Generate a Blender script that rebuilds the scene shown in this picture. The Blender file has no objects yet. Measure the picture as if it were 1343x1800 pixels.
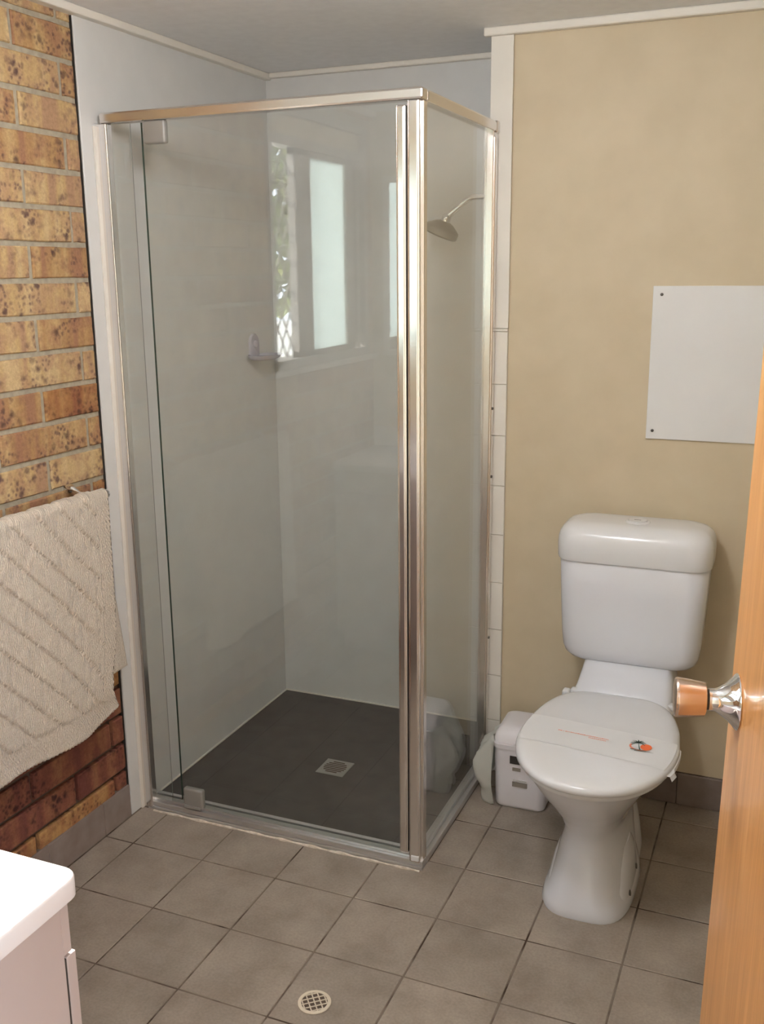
import bpy, bmesh, math, random
from mathutils import Vector, Matrix, noise
random.seed(7)
PI = math.pi
S = bpy.context.scene
COL = S.collection

# ---------------------------------------------------------------- camera
cam_d = bpy.data.cameras.new('camera'); cam = bpy.data.objects.new('camera', cam_d); COL.objects.link(cam)
cam_d.sensor_fit = 'VERTICAL'; cam_d.sensor_height = 36.0
cam_d.lens = 1760.07 / 1800.0 * 36.0
cam_d.clip_start = 0.02; cam_d.clip_end = 100
cam.location = (1.7027, -2.2021, 1.5375)
cam.rotation_mode = 'XYZ'
cam.rotation_euler = (math.radians(76.4867), math.radians(0.5245), math.radians(22.633))
S.camera = cam

# ---------------------------------------------------------------- world, sun, exposure
W_ = bpy.data.worlds.new('sky'); S.world = W_; W_.use_nodes = True
bg = W_.node_tree.nodes['Background']
bg.inputs[0].default_value = (0.80, 0.90, 1.0, 1); bg.inputs[1].default_value = 2.1
sd = bpy.data.lights.new('sun', 'SUN'); sd.energy = 6.5; sd.angle = math.radians(0.8); sd.color = (1.0, 0.94, 0.84)
sun = bpy.data.objects.new('sun', sd); COL.objects.link(sun)
sun.rotation_euler = Vector((0.75, -0.28, -0.60)).to_track_quat('-Z', 'Y').to_euler()
sun.location = (-3, 2, 5)
def portal(loc, rot, sx, sy):
    d = bpy.data.lights.new('portal', 'AREA'); d.shape = 'RECTANGLE'; d.size = sx; d.size_y = sy; d.cycles.is_portal = True
    o = bpy.data.objects.new('portal', d); COL.objects.link(o); o.location = loc; o.rotation_euler = rot
portal((-0.13, -1.30, 1.64), (0, -PI/2, 0), 0.9, 0.84)
portal((4.05, -3.0, 1.1), (0, PI/2, 0), 2.1, 1.7)
vs = S.view_settings
vs.view_transform = 'Standard'; vs.look = 'None'; vs.gamma = 1.0; vs.use_curve_mapping = False
vs.exposure = 2.57

# ---------------------------------------------------------------- materials
def mat(name, base=(.8,.8,.8), rough=.5, metal=0.0, spec=.5, coat=0.0):
    m = bpy.data.materials.new(name); m.use_nodes = True
    p = m.node_tree.nodes['Principled BSDF']
    p.inputs['Base Color'].default_value = (*base, 1); p.inputs['Roughness'].default_value = rough
    p.inputs['Metallic'].default_value = metal; p.inputs['Specular IOR Level'].default_value = spec
    p.inputs['Coat Weight'].default_value = coat
    return m
def nd(m, t, **kw):
    n = m.node_tree.nodes.new(t)
    for k, v in kw.items():
        if k.startswith('i_'):
            n.inputs[int(k[2:]) if k[2:].isdigit() else k[2:]].default_value = v
        else: setattr(n, k, v)
    return n
def lk(m, a, b): m.node_tree.links.new(a, b)
def P(m): return m.node_tree.nodes['Principled BSDF']
def ramp(m, fac, stops, interp='LINEAR'):
    r = nd(m, 'ShaderNodeValToRGB'); r.color_ramp.interpolation = interp
    e = r.color_ramp.elements
    while len(e) < len(stops): e.new(.5)
    for i, (p_, c) in enumerate(stops):
        e[i].position = p_; e[i].color = (*c, 1) if len(c) == 3 else c
    lk(m, fac, r.inputs[0]); return r
def coords(m, scale=(1,1,1), kind='Object'):
    t = nd(m, 'ShaderNodeTexCoord'); mp = nd(m, 'ShaderNodeMapping'); mp.inputs['Scale'].default_value = scale
    lk(m, t.outputs[kind], mp.inputs[0]); return mp.outputs[0]
def noise_n(m, co, scale, detail=4, rough=.5):
    n = nd(m, 'ShaderNodeTexNoise'); n.inputs['Scale'].default_value = scale; n.inputs['Detail'].default_value = detail
    n.inputs['Roughness'].default_value = rough
    if co is not None: lk(m, co, n.inputs['Vector'])
    return n
def mixc(m, fac, a, b, blend='MIX'):
    x = nd(m, 'ShaderNodeMix', data_type='RGBA', blend_type=blend)
    for s, v in ((x.inputs['Factor'], fac), (x.inputs['A'], a), (x.inputs['B'], b)):
        if isinstance(v, bpy.types.NodeSocket): lk(m, v, s)
        elif isinstance(v, (int, float)): s.default_value = v
        else: s.default_value = (*v, 1)
    return x.outputs['Result']
def bump(m, h, strength=.3, dist=.002):
    b = nd(m, 'ShaderNodeBump'); b.inputs['Strength'].default_value = strength; b.inputs['Distance'].default_value = dist
    lk(m, h, b.inputs['Height']); lk(m, b.outputs[0], P(m).inputs['Normal'])
def speckle(m, a, b, scale, bs=.1, bd=.001, detail=4):
    n = noise_n(m, coords(m), scale, detail); r = ramp(m, n.outputs[0], [(.3, a), (.7, b)])
    lk(m, r.outputs[0], P(m).inputs['Base Color']); bump(m, n.outputs[0], bs, bd)

M = {}
M['ceiling'] = mat('ceiling_paint', (.72,.72,.70), .8); speckle(M['ceiling'], (.82,.82,.83), (.87,.87,.88), 30, .12)
M['cream'] = mat('cream_wall_paint', (.62,.50,.335), .6); speckle(M['cream'], (.61,.51,.355), (.66,.555,.395), 9, .06)
M['lining'] = mat('white_shower_lining', (.66,.66,.63), .35); speckle(M['lining'], (.67,.67,.66), (.70,.70,.69), 14, .03)
M['trimw'] = mat('white_trim', (.80,.76,.69), .45); speckle(M['trimw'], (.78,.74,.67), (.82,.78,.71), 8, .03)
M['whitetile'] = mat('white_tile', (.80,.76,.70), .25); speckle(M['whitetile'], (.78,.745,.685), (.82,.785,.72), 8, .03)
M['grout_w'] = mat('white_grout', (.62,.57,.50), .8)
M['dark_gap'] = mat('dark_joint', (.03,.025,.02), .8)
M['board'] = mat('white_board', (.82,.81,.79), .4); speckle(M['board'], (.74,.735,.73), (.78,.775,.77), 6, .02)
M['screw'] = mat('screw_steel', (.12,.11,.10), .4, .8)
M['ceramic'] = mat('white_ceramic', (.74,.75,.80), .12, 0, .5, .3)
M['plastic_w'] = mat('white_plastic', (.76,.76,.775), .22, 0, .5, .2)
M['seatlid'] = mat('ivory_seat_plastic', (.715,.715,.73), .2, 0, .5, .2)
M['binp'] = mat('bin_plastic', (.78,.75,.78), .35)
M['chrome'] = mat('chrome', (.82,.82,.83), .07, 1)
M['alu'] = mat('polished_aluminium', (.78,.75,.73), .16, 1)
_c = coords(M['alu'], (40, 40, .6)); _n = noise_n(M['alu'], _c, 8, 2)
_r = ramp(M['alu'], _n.outputs[0], [(.3, (.165,.165,.165)), (.7, (.175,.175,.175))]); lk(M['alu'], _r.outputs[0], P(M['alu']).inputs['Roughness'])
M['alum_h'] = mat('satin_aluminium', (.72,.69,.66), .22, 1)
M['sill'] = mat('sill_aluminium', (.72,.72,.73), .28, .9)
M['knob'] = mat('satin_knob_metal', (.78,.62,.52), .2, 1)
M['rubber_shade'] = mat('rubber_and_gap_shade', (.04,.035,.03), .6)  # seals, and dark strips that paint shade into gaps
M['hinge'] = mat('grey_hinge_block', (.33,.32,.30), .4, .2)
M['sealant'] = mat('cream_sealant', (.74,.66,.56), .6); speckle(M['sealant'], (.5,.43,.35), (.80,.72,.62), 60, .4, .003)
M['soap'] = mat('lavender_soap_dish', (.55,.53,.60), .15)
M['vanity'] = mat('vanity_laminate', (.48,.415,.40), .4)
M['vtop'] = mat('vanity_top_white', (.70,.68,.69), .22, 0, .5, .2)
M['paper'] = mat('hygiene_paper', (.72,.72,.73), .5)
M['red_ink'] = mat('red_ink', (.80,.22,.12), .6)
M['orange_ink'] = mat('orange_ink', (.90,.17,.05), .6)
M['green_ink'] = mat('dark_green_ink', (.06,.10,.08), .6)
M['label_d'] = mat('bin_label_dark', (.05,.045,.04), .5)
M['label_g'] = mat('bin_label_grey', (.30,.26,.22), .5)
M['label_l'] = mat('bin_label_pale', (.62,.60,.58), .5)
M['drainw'] = mat('drain_ivory_plastic', (.70,.62,.50), .4)
M['drain_hole'] = mat('drain_hole', (.10,.07,.05), .8)
M['drain_s'] = mat('drain_steel', (.42,.41,.39), .35, .7)
M['rose'] = mat('grey_plastic_rose', (.22,.205,.19), .4, .2)
M['mirror'] = mat('mirror_glass', (.88,.90,.92), .02, 1)
M['winframe'] = mat('window_aluminium', (.42,.39,.36), .4, .3)
M['lattice'] = mat('security_lattice', (.22,.21,.20), .5, .3)
M['concrete'] = mat('sunlit_concrete', (.62,.60,.55), .9); speckle(M['concrete'], (.55,.53,.48), (.68,.66,.61), 3, .1)
M['leaf'] = mat('hedge_leaf', (.10,.16,.05), .6)
_n = noise_n(M['leaf'], coords(M['leaf']), 5, 3); _r = ramp(M['leaf'], _n.outputs[0], [(.35, (.05,.09,.02)), (.7, (.28,.32,.08))]); lk(M['leaf'], _r.outputs[0], P(M['leaf']).inputs['Base Color'])
M['bark'] = mat('bark', (.16,.11,.08), .9)
M['fill_globe'] = mat('fill_globe_glow', (.9,.88,.84), .4)
P(M['fill_globe']).inputs['Emission Color'].default_value = (.95, .96, .98, 1); P(M['fill_globe']).inputs['Emission Strength'].default_value = 13.0  # glow of the unseen globe added as fill
M['hallwall'] = mat('hall_wall_paint', (.66,.56,.42), .7)

# architectural glass: transparent + glossy by Fresnel (works from every side)
def glass(name, tint, rough=0.0):
    m = bpy.data.materials.new(name); m.use_nodes = True; nt = m.node_tree; nt.nodes.clear()
    out = nd(m, 'ShaderNodeOutputMaterial'); mix = nd(m, 'ShaderNodeMixShader')
    tr = nd(m, 'ShaderNodeBsdfTransparent'); tr.inputs[0].default_value = (*tint, 1)
    gl = nd(m, 'ShaderNodeBsdfGlossy'); gl.inputs['Roughness'].default_value = rough; gl.inputs[0].default_value = (1,1,1,1)
    fr = nd(m, 'ShaderNodeFresnel'); ge = nd(m, 'ShaderNodeNewGeometry'); mr = nd(m, 'ShaderNodeMapRange')
    mr.inputs['To Min'].default_value = 1.52; mr.inputs['To Max'].default_value = 1/1.52
    lk(m, ge.outputs['Backfacing'], mr.inputs['Value']); lk(m, mr.outputs[0], fr.inputs['IOR'])
    lk(m, fr.outputs[0], mix.inputs[0]); lk(m, tr.outputs[0], mix.inputs[1]); lk(m, gl.outputs[0], mix.inputs[2])
    lk(m, mix.outputs[0], out.inputs[0]); return m
M['glass'] = glass('shower_glass', (.968,.978,.968))
M['seal'] = glass('clear_seal_plastic', (.86,.88,.86), .15)
M['seal_edge'] = mat('grey_glass_edge', (.22,.23,.21), .3)
M['glass_edge'] = mat('dark_green_glass_edge', (.03,.06,.045), .2)
# frosted pane
m = bpy.data.materials.new('frosted_glass'); m.use_nodes = True; m.node_tree.nodes.clear()
out = nd(m, 'ShaderNodeOutputMaterial'); mix = nd(m, 'ShaderNodeMixShader'); mix.inputs[0].default_value = .40
tl = nd(m, 'ShaderNodeBsdfTranslucent'); tl.inputs[0].default_value = (.80,.88,.87,1)
df = nd(m, 'ShaderNodeBsdfDiffuse'); df.inputs[0].default_value = (.7,.75,.74,1)
lk(m, tl.outputs[0], mix.inputs[1]); lk(m, df.outputs[0], mix.inputs[2]); lk(m, mix.outputs[0], out.inputs[0])
M['frost'] = m
# liner: thin translucent plastic
m = bpy.data.materials.new('bin_liner_plastic'); m.use_nodes = True; m.node_tree.nodes.clear()
out = nd(m, 'ShaderNodeOutputMaterial'); mix = nd(m, 'ShaderNodeMixShader'); mix.inputs[0].default_value = .35
tl = nd(m, 'ShaderNodeBsdfTranslucent'); tl.inputs[0].default_value = (.78,.80,.76,1)
df = nd(m, 'ShaderNodeBsdfPrincipled'); df.inputs[0].default_value = (.84,.83,.78,1); df.inputs['Roughness'].default_value = .3
lk(m, df.outputs[0], mix.inputs[1]); lk(m, tl.outputs[0], mix.inputs[2]); lk(m, mix.outputs[0], out.inputs[0])
M['liner'] = m

# orange varnished wood
m = M['wood'] = mat('orange_varnished_wood', (.6,.28,.08), .32, 0, .5, .2)
co = coords(m, (14, 14, .9)); n1 = noise_n(m, co, 4, 6, .6); co2 = coords(m, (90, 90, 2.2)); n2 = noise_n(m, co2, 5, 3)
r1 = ramp(m, n1.outputs[0], [(.3, (.66,.29,.085)), (.55, (.76,.36,.12)), (.75, (.85,.45,.17))])
r2 = ramp(m, n2.outputs[0], [(.35, (.86,.84,.80)), (.6, (1,1,1))])
lk(m, mixc(m, 1.0, r1.outputs[0], r2.outputs[0], 'MULTIPLY'), P(m).inputs['Base Color']); bump(m, n2.outputs[0], .05, .001)

# floor tile with per tile tone
def tone(m, col, amount):
    oi = nd(m, 'ShaderNodeObjectInfo'); mr = nd(m, 'ShaderNodeMapRange')
    mr.inputs['To Min'].default_value = 1 - amount; mr.inputs['To Max'].default_value = 1 + amount
    lk(m, oi.outputs['Random'], mr.inputs['Value'])
    hs = nd(m, 'ShaderNodeHueSaturation'); lk(m, mr.outputs[0], hs.inputs['Value']); lk(m, col, hs.inputs['Color'])
    return hs.outputs[0]
m = M['tile'] = mat('brown_grey_floor_tile', (.2,.17,.14), .42)
co = coords(m, kind='Generated'); geo = nd(m, 'ShaderNodeNewGeometry')
n1 = noise_n(m, geo.outputs['Position'], 7, 5, .6); n2 = noise_n(m, geo.outputs['Position'], 160, 3)
r1 = ramp(m, n1.outputs[0], [(.3, (.245,.200,.162)), (.52, (.320,.268,.222)), (.72, (.375,.318,.265))])
r2 = ramp(m, n2.outputs[0], [(.3, (.88,.88,.88)), (.65, (1.06,1.05,1.04))])
lk(m, tone(m, mixc(m, 1.0, r1.outputs[0], r2.outputs[0], 'MULTIPLY'), .07), P(m).inputs['Base Color']); bump(m, n2.outputs[0], .12, .0006)
m = M['skirt'] = mat('brown_skirting_tile', (.24,.19,.165), .4)
geo = nd(m, 'ShaderNodeNewGeometry'); n1 = noise_n(m, geo.outputs['Position'], 18, 4)
r1 = ramp(m, n1.outputs[0], [(.3, (.215,.165,.145)), (.7, (.285,.232,.205))]); lk(m, tone(m, r1.outputs[0], .06), P(m).inputs['Base Color'])
m = M['grout'] = mat('dark_brown_grout', (.10,.07,.05), .9)
geo = nd(m, 'ShaderNodeNewGeometry'); n1 = noise_n(m, geo.outputs['Position'], 9, 4)
r1 = ramp(m, n1.outputs[0], [(.38, (.050,.028,.016)), (.52, (.19,.15,.12))]); lk(m, r1.outputs[0], P(m).inputs['Base Color'])
m = M['tray'] = mat('charcoal_shower_tray', (.06,.055,.05), .45)
speckle(m, (.050,.042,.039), (.078,.067,.062), 14, .12, .001, 6)

# brick family
def brick_mat(name, base, light, pink, spot):
    m = mat(name, base, .85, 0, .2)
    oi = nd(m, 'ShaderNodeObjectInfo'); geo = nd(m, 'ShaderNodeNewGeometry')
    off = nd(m, 'ShaderNodeVectorMath', operation='SCALE'); cmb = nd(m, 'ShaderNodeCombineXYZ')
    lk(m, oi.outputs['Random'], cmb.inputs[0]); lk(m, oi.outputs['Random'], cmb.inputs[1]); lk(m, oi.outputs['Random'], cmb.inputs[2])
    lk(m, cmb.outputs[0], off.inputs[0]); off.inputs['Scale'].default_value = 17.0
    add = nd(m, 'ShaderNodeVectorMath', operation='ADD'); lk(m, geo.outputs['Position'], add.inputs[0]); lk(m, off.outputs[0], add.inputs[1])
    pos = add.outputs[0]
    # vertical drag bands along the brick length (y)
    mp = nd(m, 'ShaderNodeMapping'); mp.inputs['Scale'].default_value = (1, 15, 1.0); lk(m, pos, mp.inputs[0])
    nb = noise_n(m, mp.outputs[0], 1.4, 2); nc = noise_n(m, pos, 22, 4, .6); ne = noise_n(m, pos, 130, 3, .7)
    rb = ramp(m, nb.outputs[0], [(.34, pink), (.47, base), (.62, light)])
    # brown-plum blotches gathered in clouds
    cl = noise_n(m, pos, 11, 2); nf = noise_n(m, pos, 75, 3, .6)
    mth = nd(m, 'ShaderNodeMath', operation='MULTIPLY'); rcl = ramp(m, cl.outputs[0], [(.44, (.08,.08,.08)), (.60, (1,1,1))]); 
    vo = nd(m, 'ShaderNodeTexVoronoi'); vo.inputs['Scale'].default_value = 74; vo.inputs['Randomness'].default_value = 1
    wr = nd(m, 'ShaderNodeVectorMath', operation='MULTIPLY_ADD'); wr.inputs[1].default_value = (.012,.012,.012); lk(m, nf.outputs['Color'], wr.inputs[0]); lk(m, pos, wr.inputs[2])
    lk(m, wr.outputs[0], vo.inputs['Vector'])
    rs = ramp(m, vo.outputs['Distance'], [(.16, (.8,.8,.8)), (.50, (0,0,0))])
    lk(m, rs.outputs[0], mth.inputs[0]); lk(m, rcl.outputs[0], mth.inputs[1])
    vo2 = nd(m, 'ShaderNodeTexVoronoi'); vo2.inputs['Scale'].default_value = 30; lk(m, wr.outputs[0], vo2.inputs['Vector'])
    mth2 = nd(m, 'ShaderNodeMath', operation='MULTIPLY'); rs2 = ramp(m, vo2.outputs['Distance'], [(.16, (.85,.85,.85)), (.36, (0,0,0))]); lk(m, rs2.outputs[0], mth2.inputs[0]); lk(m, rcl.outputs[0], mth2.inputs[1])
    rp = ramp(m, nc.outputs[0], [(.42, (0,0,0)), (.62, (.75,.75,.75))])
    c1 = mixc(m, rp.outputs[0], rb.outputs[0], pink)
    c2 = mixc(m, mth.outputs[0], c1, spot)
    c3 = mixc(m, mth2.outputs[0], c2, tuple(x*.7 for x in spot))
    r5 = ramp(m, ne.outputs[0], [(.3, (.82,.80,.78)), (.7, (1.08,1.08,1.08))])
    lk(m, mixc(m, 1.0, c3, r5.outputs[0], 'MULTIPLY'), P(m).inputs['Base Color'])
    bump(m, ne.outputs[0], .5, .002)
    return m
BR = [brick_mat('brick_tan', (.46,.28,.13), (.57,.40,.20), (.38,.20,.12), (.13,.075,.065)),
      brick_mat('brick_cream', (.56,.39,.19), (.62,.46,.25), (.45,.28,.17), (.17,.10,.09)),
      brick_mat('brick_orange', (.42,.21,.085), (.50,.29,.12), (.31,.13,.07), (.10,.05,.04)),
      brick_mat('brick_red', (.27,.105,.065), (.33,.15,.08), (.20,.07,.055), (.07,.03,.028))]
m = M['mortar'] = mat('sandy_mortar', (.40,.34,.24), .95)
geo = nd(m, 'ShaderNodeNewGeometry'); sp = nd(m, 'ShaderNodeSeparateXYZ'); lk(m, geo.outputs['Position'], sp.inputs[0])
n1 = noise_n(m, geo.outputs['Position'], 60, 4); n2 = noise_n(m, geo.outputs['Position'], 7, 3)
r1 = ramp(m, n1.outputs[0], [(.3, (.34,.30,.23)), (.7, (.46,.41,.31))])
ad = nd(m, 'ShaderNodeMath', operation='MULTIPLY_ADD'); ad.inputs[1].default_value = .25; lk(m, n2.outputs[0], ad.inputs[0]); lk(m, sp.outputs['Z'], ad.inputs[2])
r2 = ramp(m, ad.outputs[0], [(.58, (1,1,1)), (.64, (0,0,0))])     # shade of the raked low joints painted darker into the mortar
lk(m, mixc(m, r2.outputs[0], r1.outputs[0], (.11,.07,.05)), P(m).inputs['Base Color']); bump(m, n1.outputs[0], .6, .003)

# bath mat
m = M['mat'] = mat('beige_cotton_mat', (.62,.53,.44), .95, 0, .1)
P(m).inputs['Sheen Weight'].default_value = .3
co = coords(m, kind='UV'); mp = nd(m, 'ShaderNodeMapping'); mp.inputs['Scale'].default_value = (1,1,1); lk(m, co, mp.inputs[0])
n1 = noise_n(m, mp.outputs[0], 260, 2, .6); wv = nd(m, 'ShaderNodeTexWave'); wv.inputs['Scale'].default_value = 55; wv.inputs['Distortion'].default_value = 6; wv.inputs['Detail'].default_value = 2; lk(m, mp.outputs[0], wv.inputs['Vector'])
r1 = ramp(m, n1.outputs[0], [(.3, (.55,.465,.375)), (.7, (.72,.63,.53))]); lk(m, r1.outputs[0], P(m).inputs['Base Color'])
mm = nd(m, 'ShaderNodeMath', operation='ADD'); lk(m, n1.outputs[0], mm.inputs[0]); lk(m, wv.outputs[0], mm.inputs[1]); bump(m, mm.outputs[0], .6, .003)

# ---------------------------------------------------------------- mesh helpers
def add_obj(name, me, parent=None, loc=None, mw=None):
    o = bpy.data.objects.new(name, me); COL.objects.link(o)
    if parent: o.parent = parent
    if loc is not None: o.location = loc
    return o
class B:
    """collects shapes into one mesh"""
    def __init__(s): s.v = []; s.f = []; s.m = []
    def add(s, vs, fs, mi=0):
        n = len(s.v); s.v += [tuple(v) for v in vs]
        s.f += [tuple(i + n for i in f) for f in fs]; s.m += [mi] * len(fs); return s
    def box(s, a, b, mi=0, bev=0.0, seg=2):
        bm = bmesh.new(); bmesh.ops.create_cube(bm, size=1)
        c = [(a[i]+b[i])/2 for i in range(3)]; d = [abs(b[i]-a[i]) for i in range(3)]
        for v in bm.verts: v.co = Vector([c[i] + v.co[i]*d[i] for i in range(3)])
        if bev > 0: bmesh.ops.bevel(bm, geom=bm.edges[:], offset=bev, segments=seg, affect='EDGES', profile=.5)
        bm.verts.index_update(); s.add([v.co[:] for v in bm.verts], [[v.index for v in f.verts] for f in bm.faces], mi); bm.free(); return s
    def loft(s, rings, mi=0, cap0=True, cap1=True, closed=True):
        n = len(rings[0]); base = len(s.v); vs = [p for r in rings for p in r]; fs = []
        for i in range(len(rings)-1):
            for j in range(n if closed else n-1):
                k = (j+1) % n; fs.append((i*n+j, i*n+k, (i+1)*n+k, (i+1)*n+j))
        if cap0: fs.append(tuple(range(n))[::-1])
        if cap1: fs.append(tuple((len(rings)-1)*n + j for j in range(n)))
        return s.add(vs, fs, mi)
    def lathe(s, prof, origin, axis, n=32, mi=0):
        ax = Vector(axis).normalized(); u = ax.orthogonal().normalized(); w = ax.cross(u); o = Vector(origin)
        rings = [[tuple(o + ax*h + (u*math.cos(2*PI*j/n) + w*math.sin(2*PI*j/n))*max(r, 1e-5)) for j in range(n)] for r, h in prof]
        return s.loft(rings, mi)
    def tube(s, pts, r, n=14, mi=0):
        pts = [Vector(p) for p in pts]; rings = []; prev = None
        for i, p in enumerate(pts):
            t = (pts[min(i+1, len(pts)-1)] - pts[max(i-1, 0)]).normalized()
            u = t.orthogonal().normalized() if prev is None else (prev - t*prev.dot(t)).normalized()
            prev = u; w = t.cross(u); rr = r[i] if isinstance(r, (list, tuple)) else r
            rings.append([tuple(p + (u*math.cos(2*PI*j/n) + w*math.sin(2*PI*j/n))*rr) for j in range(n)])
        return s.loft(rings, mi)
    def build(s, name, mats, parent=None, smooth=False, loc=None, angle=40):
        me = bpy.data.meshes.new(name); me.from_pydata(s.v, [], s.f)
        for mm_ in (mats if isinstance(mats, (list, tuple)) else [mats]): me.materials.append(mm_)
        for p_, i in zip(me.polygons, s.m): p_.material_index = i; p_.use_smooth = smooth
        bm = bmesh.new(); bm.from_mesh(me); bmesh.ops.recalc_face_normals(bm, faces=bm.faces); bm.to_mesh(me); bm.free()
        if smooth: me.set_sharp_from_angle(angle=math.radians(angle))
        me.update(); return add_obj(name, me, parent, loc)
def empty(name, loc=(0,0,0), rz=0):
    o = bpy.data.objects.new(name, None); COL.objects.link(o); o.location = loc; o.rotation_euler = (0,0,rz); o.empty_display_size = .05; return o
def tag(o, label, cat, group=None):
    o['label'] = label; o['category'] = cat
    if group: o['group'] = group
    return o
def struct(o, label=None):
    o['kind'] = 'structure'
    if label: o['label'] = label
    return o

# ---------------------------------------------------------------- room dimensions
W, D, AB, CZ = .8846, .6052, .905, 2.168      # shower width, toilet wall y, alcove back y, ceiling
XR, YF = 1.98, -1.77                           # right wall, door wall inner faces

# floor: grout bed + tiles one by one
T, X0, Y1, G = .2236, .0928, -.1749, .0022
floor = struct(B().box((-.11, YF-2.4, -.12), (4.0, 1.1, -.0015)).build('floor', M['grout']), 'brown grey tiled bathroom floor with dark grout')
tile_cache = {}
def tile(x0, x1, y0, y1):
    w, h = round(x1-x0, 4), round(y1-y0, 4)
    if w < .012 or h < .012: return
    key = (w, h)
    if key not in tile_cache:
        b = 0.0012
        bb = B(); a = [(-w/2, -h/2), (w/2, -h/2), (w/2, h/2), (-w/2, h/2)]
        r0 = [(x, y, -.006) for x, y in a]; r1 = [(x, y, -b) for x, y in a]
        r2 = [(x - math.copysign(b, x), y - math.copysign(b, y), 0) for x, y in a]
        bb.loft([r0, r1, r2]); o = bb.build('tile', M['tile'], floor); tile_cache[key] = o.data
    else: o = add_obj('tile', tile_cache[key], floor)
    o.location = ((x0+x1)/2, (y0+y1)/2, random.uniform(-.0004, .0003)); return o
for i in range(-1, 9):
    for j in range(-4, 8):
        x0, x1 = X0 + i*T + G, X0 + (i+1)*T - G
        y0, y1 = Y1 - j*T + G, Y1 - (j-1)*T - G
        x0, x1 = max(x0, .003), min(x1, XR-.002); y1 = min(y1, D-.002); y0 = max(y0, YF-.02)
        if x1 - x0 < .012 or y1 - y0 < .012: continue
        if y1 <= .0 or x0 >= W: tile(x0, x1, y0, y1)
        elif y0 < 0 and x1 <= W: tile(x0, x1, y0, min(y1, -.001))
        elif y0 < 0: tile(x0, x1, y0, y1)                 # tile running under the corner of the sill
        elif x1 > W: tile(W+.001, x1, y0, y1)

# ceiling and walls
struct(B().box((-.11, YF-2.4, CZ), (4.0, AB+.1, CZ+.12)).build('ceiling', M['ceiling']), 'white painted ceiling')
# left wall: mortar backing with the window opening left free
WY0, WY1, WZ0, WZ1 = -1.72, -.88, 1.20, 2.10
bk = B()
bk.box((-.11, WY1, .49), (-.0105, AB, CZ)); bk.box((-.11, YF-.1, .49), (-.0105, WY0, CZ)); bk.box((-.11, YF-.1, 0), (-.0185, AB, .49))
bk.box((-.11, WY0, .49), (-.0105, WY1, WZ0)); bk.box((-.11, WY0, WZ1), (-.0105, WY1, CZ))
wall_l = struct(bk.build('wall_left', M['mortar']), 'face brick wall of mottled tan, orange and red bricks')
brick_cache = []
def brick_mesh(w, h, dth=.016):
    bb = B(); n = 5; rings = []
    prof = [(0, 0), (dth-.003, 0), (dth, .003)]
    for d_, ins in prof:
        r = []
        for k in range(12):
            s_ = k/12*4; side = int(s_); f_ = s_-side
            y, z = [(-1+2*f_, -1), (1, -1+2*f_), (1-2*f_, 1), (-1, 1-2*f_)][side]
            jy, jz = (random.uniform(-.0012, .0012), random.uniform(-.0012, .0012)) if d_ > 0 else (0, 0)
            r.append((d_ + (random.uniform(-.0008, .0008) if d_ == dth else 0), y*(w/2-ins)+jy, z*(h/2-ins)+jz))
        rings.append(r)
    bb.loft(rings); return bb
def put_brick(y0, y1, z0, z1, n):
    w, h = y1-y0, z1-z0
    if w < .02 or h < .02: return
    zc = (z0+z1)/2
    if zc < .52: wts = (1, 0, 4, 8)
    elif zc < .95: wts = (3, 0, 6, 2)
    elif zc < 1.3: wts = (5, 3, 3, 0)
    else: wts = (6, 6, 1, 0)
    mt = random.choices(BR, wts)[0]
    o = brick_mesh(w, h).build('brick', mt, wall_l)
    o.location = (-.0215 + random.uniform(-.001, .0015), (y0+y1)/2, zc)
J = .0125
for n in range(-2, 24):
    z0, z1 = .147 + .086*n + J/2, .147 + .086*(n+1) - J/2
    z0 = max(z0, .0); z1 = min(z1, CZ-.002)
    ph = -.265 if n % 2 == 0 else -.107
    for k in range(-6, 3):
        ya, yb = ph + .32*k + J/2, ph + .32*(k+1) - J/2
        ya, yb = max(ya, YF+.002), min(yb, -.057)
        if yb - ya < .02: continue
        zc = (z0+z1)/2
        if zc > WZ0-.05 and zc < WZ1+.03:
            if ya < WY1 and yb > WY0:
                if yb > WY1: put_brick(WY1+.003, yb, z0, z1, n)
                if ya < WY0: put_brick(ya, WY0-.003, z0, z1, n)
                continue
        put_brick(ya, yb, z0, z1, n)
# shower lining left: white board standing proud of the bricks
struct(B().box((-.012, -.052, 0), (.0, AB, CZ), bev=.0008, seg=1).build('wall_shower_left', M['lining']), 'flat white lining board on the left side of the shower')
struct(B().box((-.0125, -.0545, 0), (-.004, -.0525, CZ-.02)).build('trim_1', M['dark_gap']), 'dark gap line between bricks and white shower lining')
struct(B().box((-.11, AB, 0), (XR+.1, AB+.11, CZ)).build('wall_shower_back', M['lining']), 'flat white wall at the back of the shower recess')
# toilet wall (solid block between recess and right wall)
struct(B().box((.866, D, 0), (XR, AB, CZ)).build('wall_back', M['cream']), 'cream painted wall behind the toilet')
struct(B().box((.858, D-.003, 0), (.866, AB, CZ)).build('wall_shower_right', M['lining']), 'white lining on the right side of the shower recess')
struct(B().box((XR, YF, 0), (XR+.1, AB, CZ)).build('wall_right', M['cream']), 'cream painted right wall')
DX0, DX1, DZ = 1.02, 1.862, 2.06
wf = B(); wf.box((-.11, YF-.1, 0), (DX0, YF, CZ)); wf.box((DX1, YF-.1, 0), (XR+.1, YF, CZ)); wf.box((DX0, YF-.1, DZ), (DX1, YF, CZ))
struct(wf.build('wall_front', M['cream']), 'cream painted wall around the doorway')
df_ = B(); df_.box((DX0, YF-.11, 0), (DX0+.012, YF+.01, DZ)); df_.box((DX1-.012, YF-.11, 0), (DX1, YF+.01, DZ)); df_.box((DX0, YF-.11, DZ-.012), (DX1, YF+.01, DZ))
struct(df_.build('trim_2', M['wood']), 'varnished wooden door lining')
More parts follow.
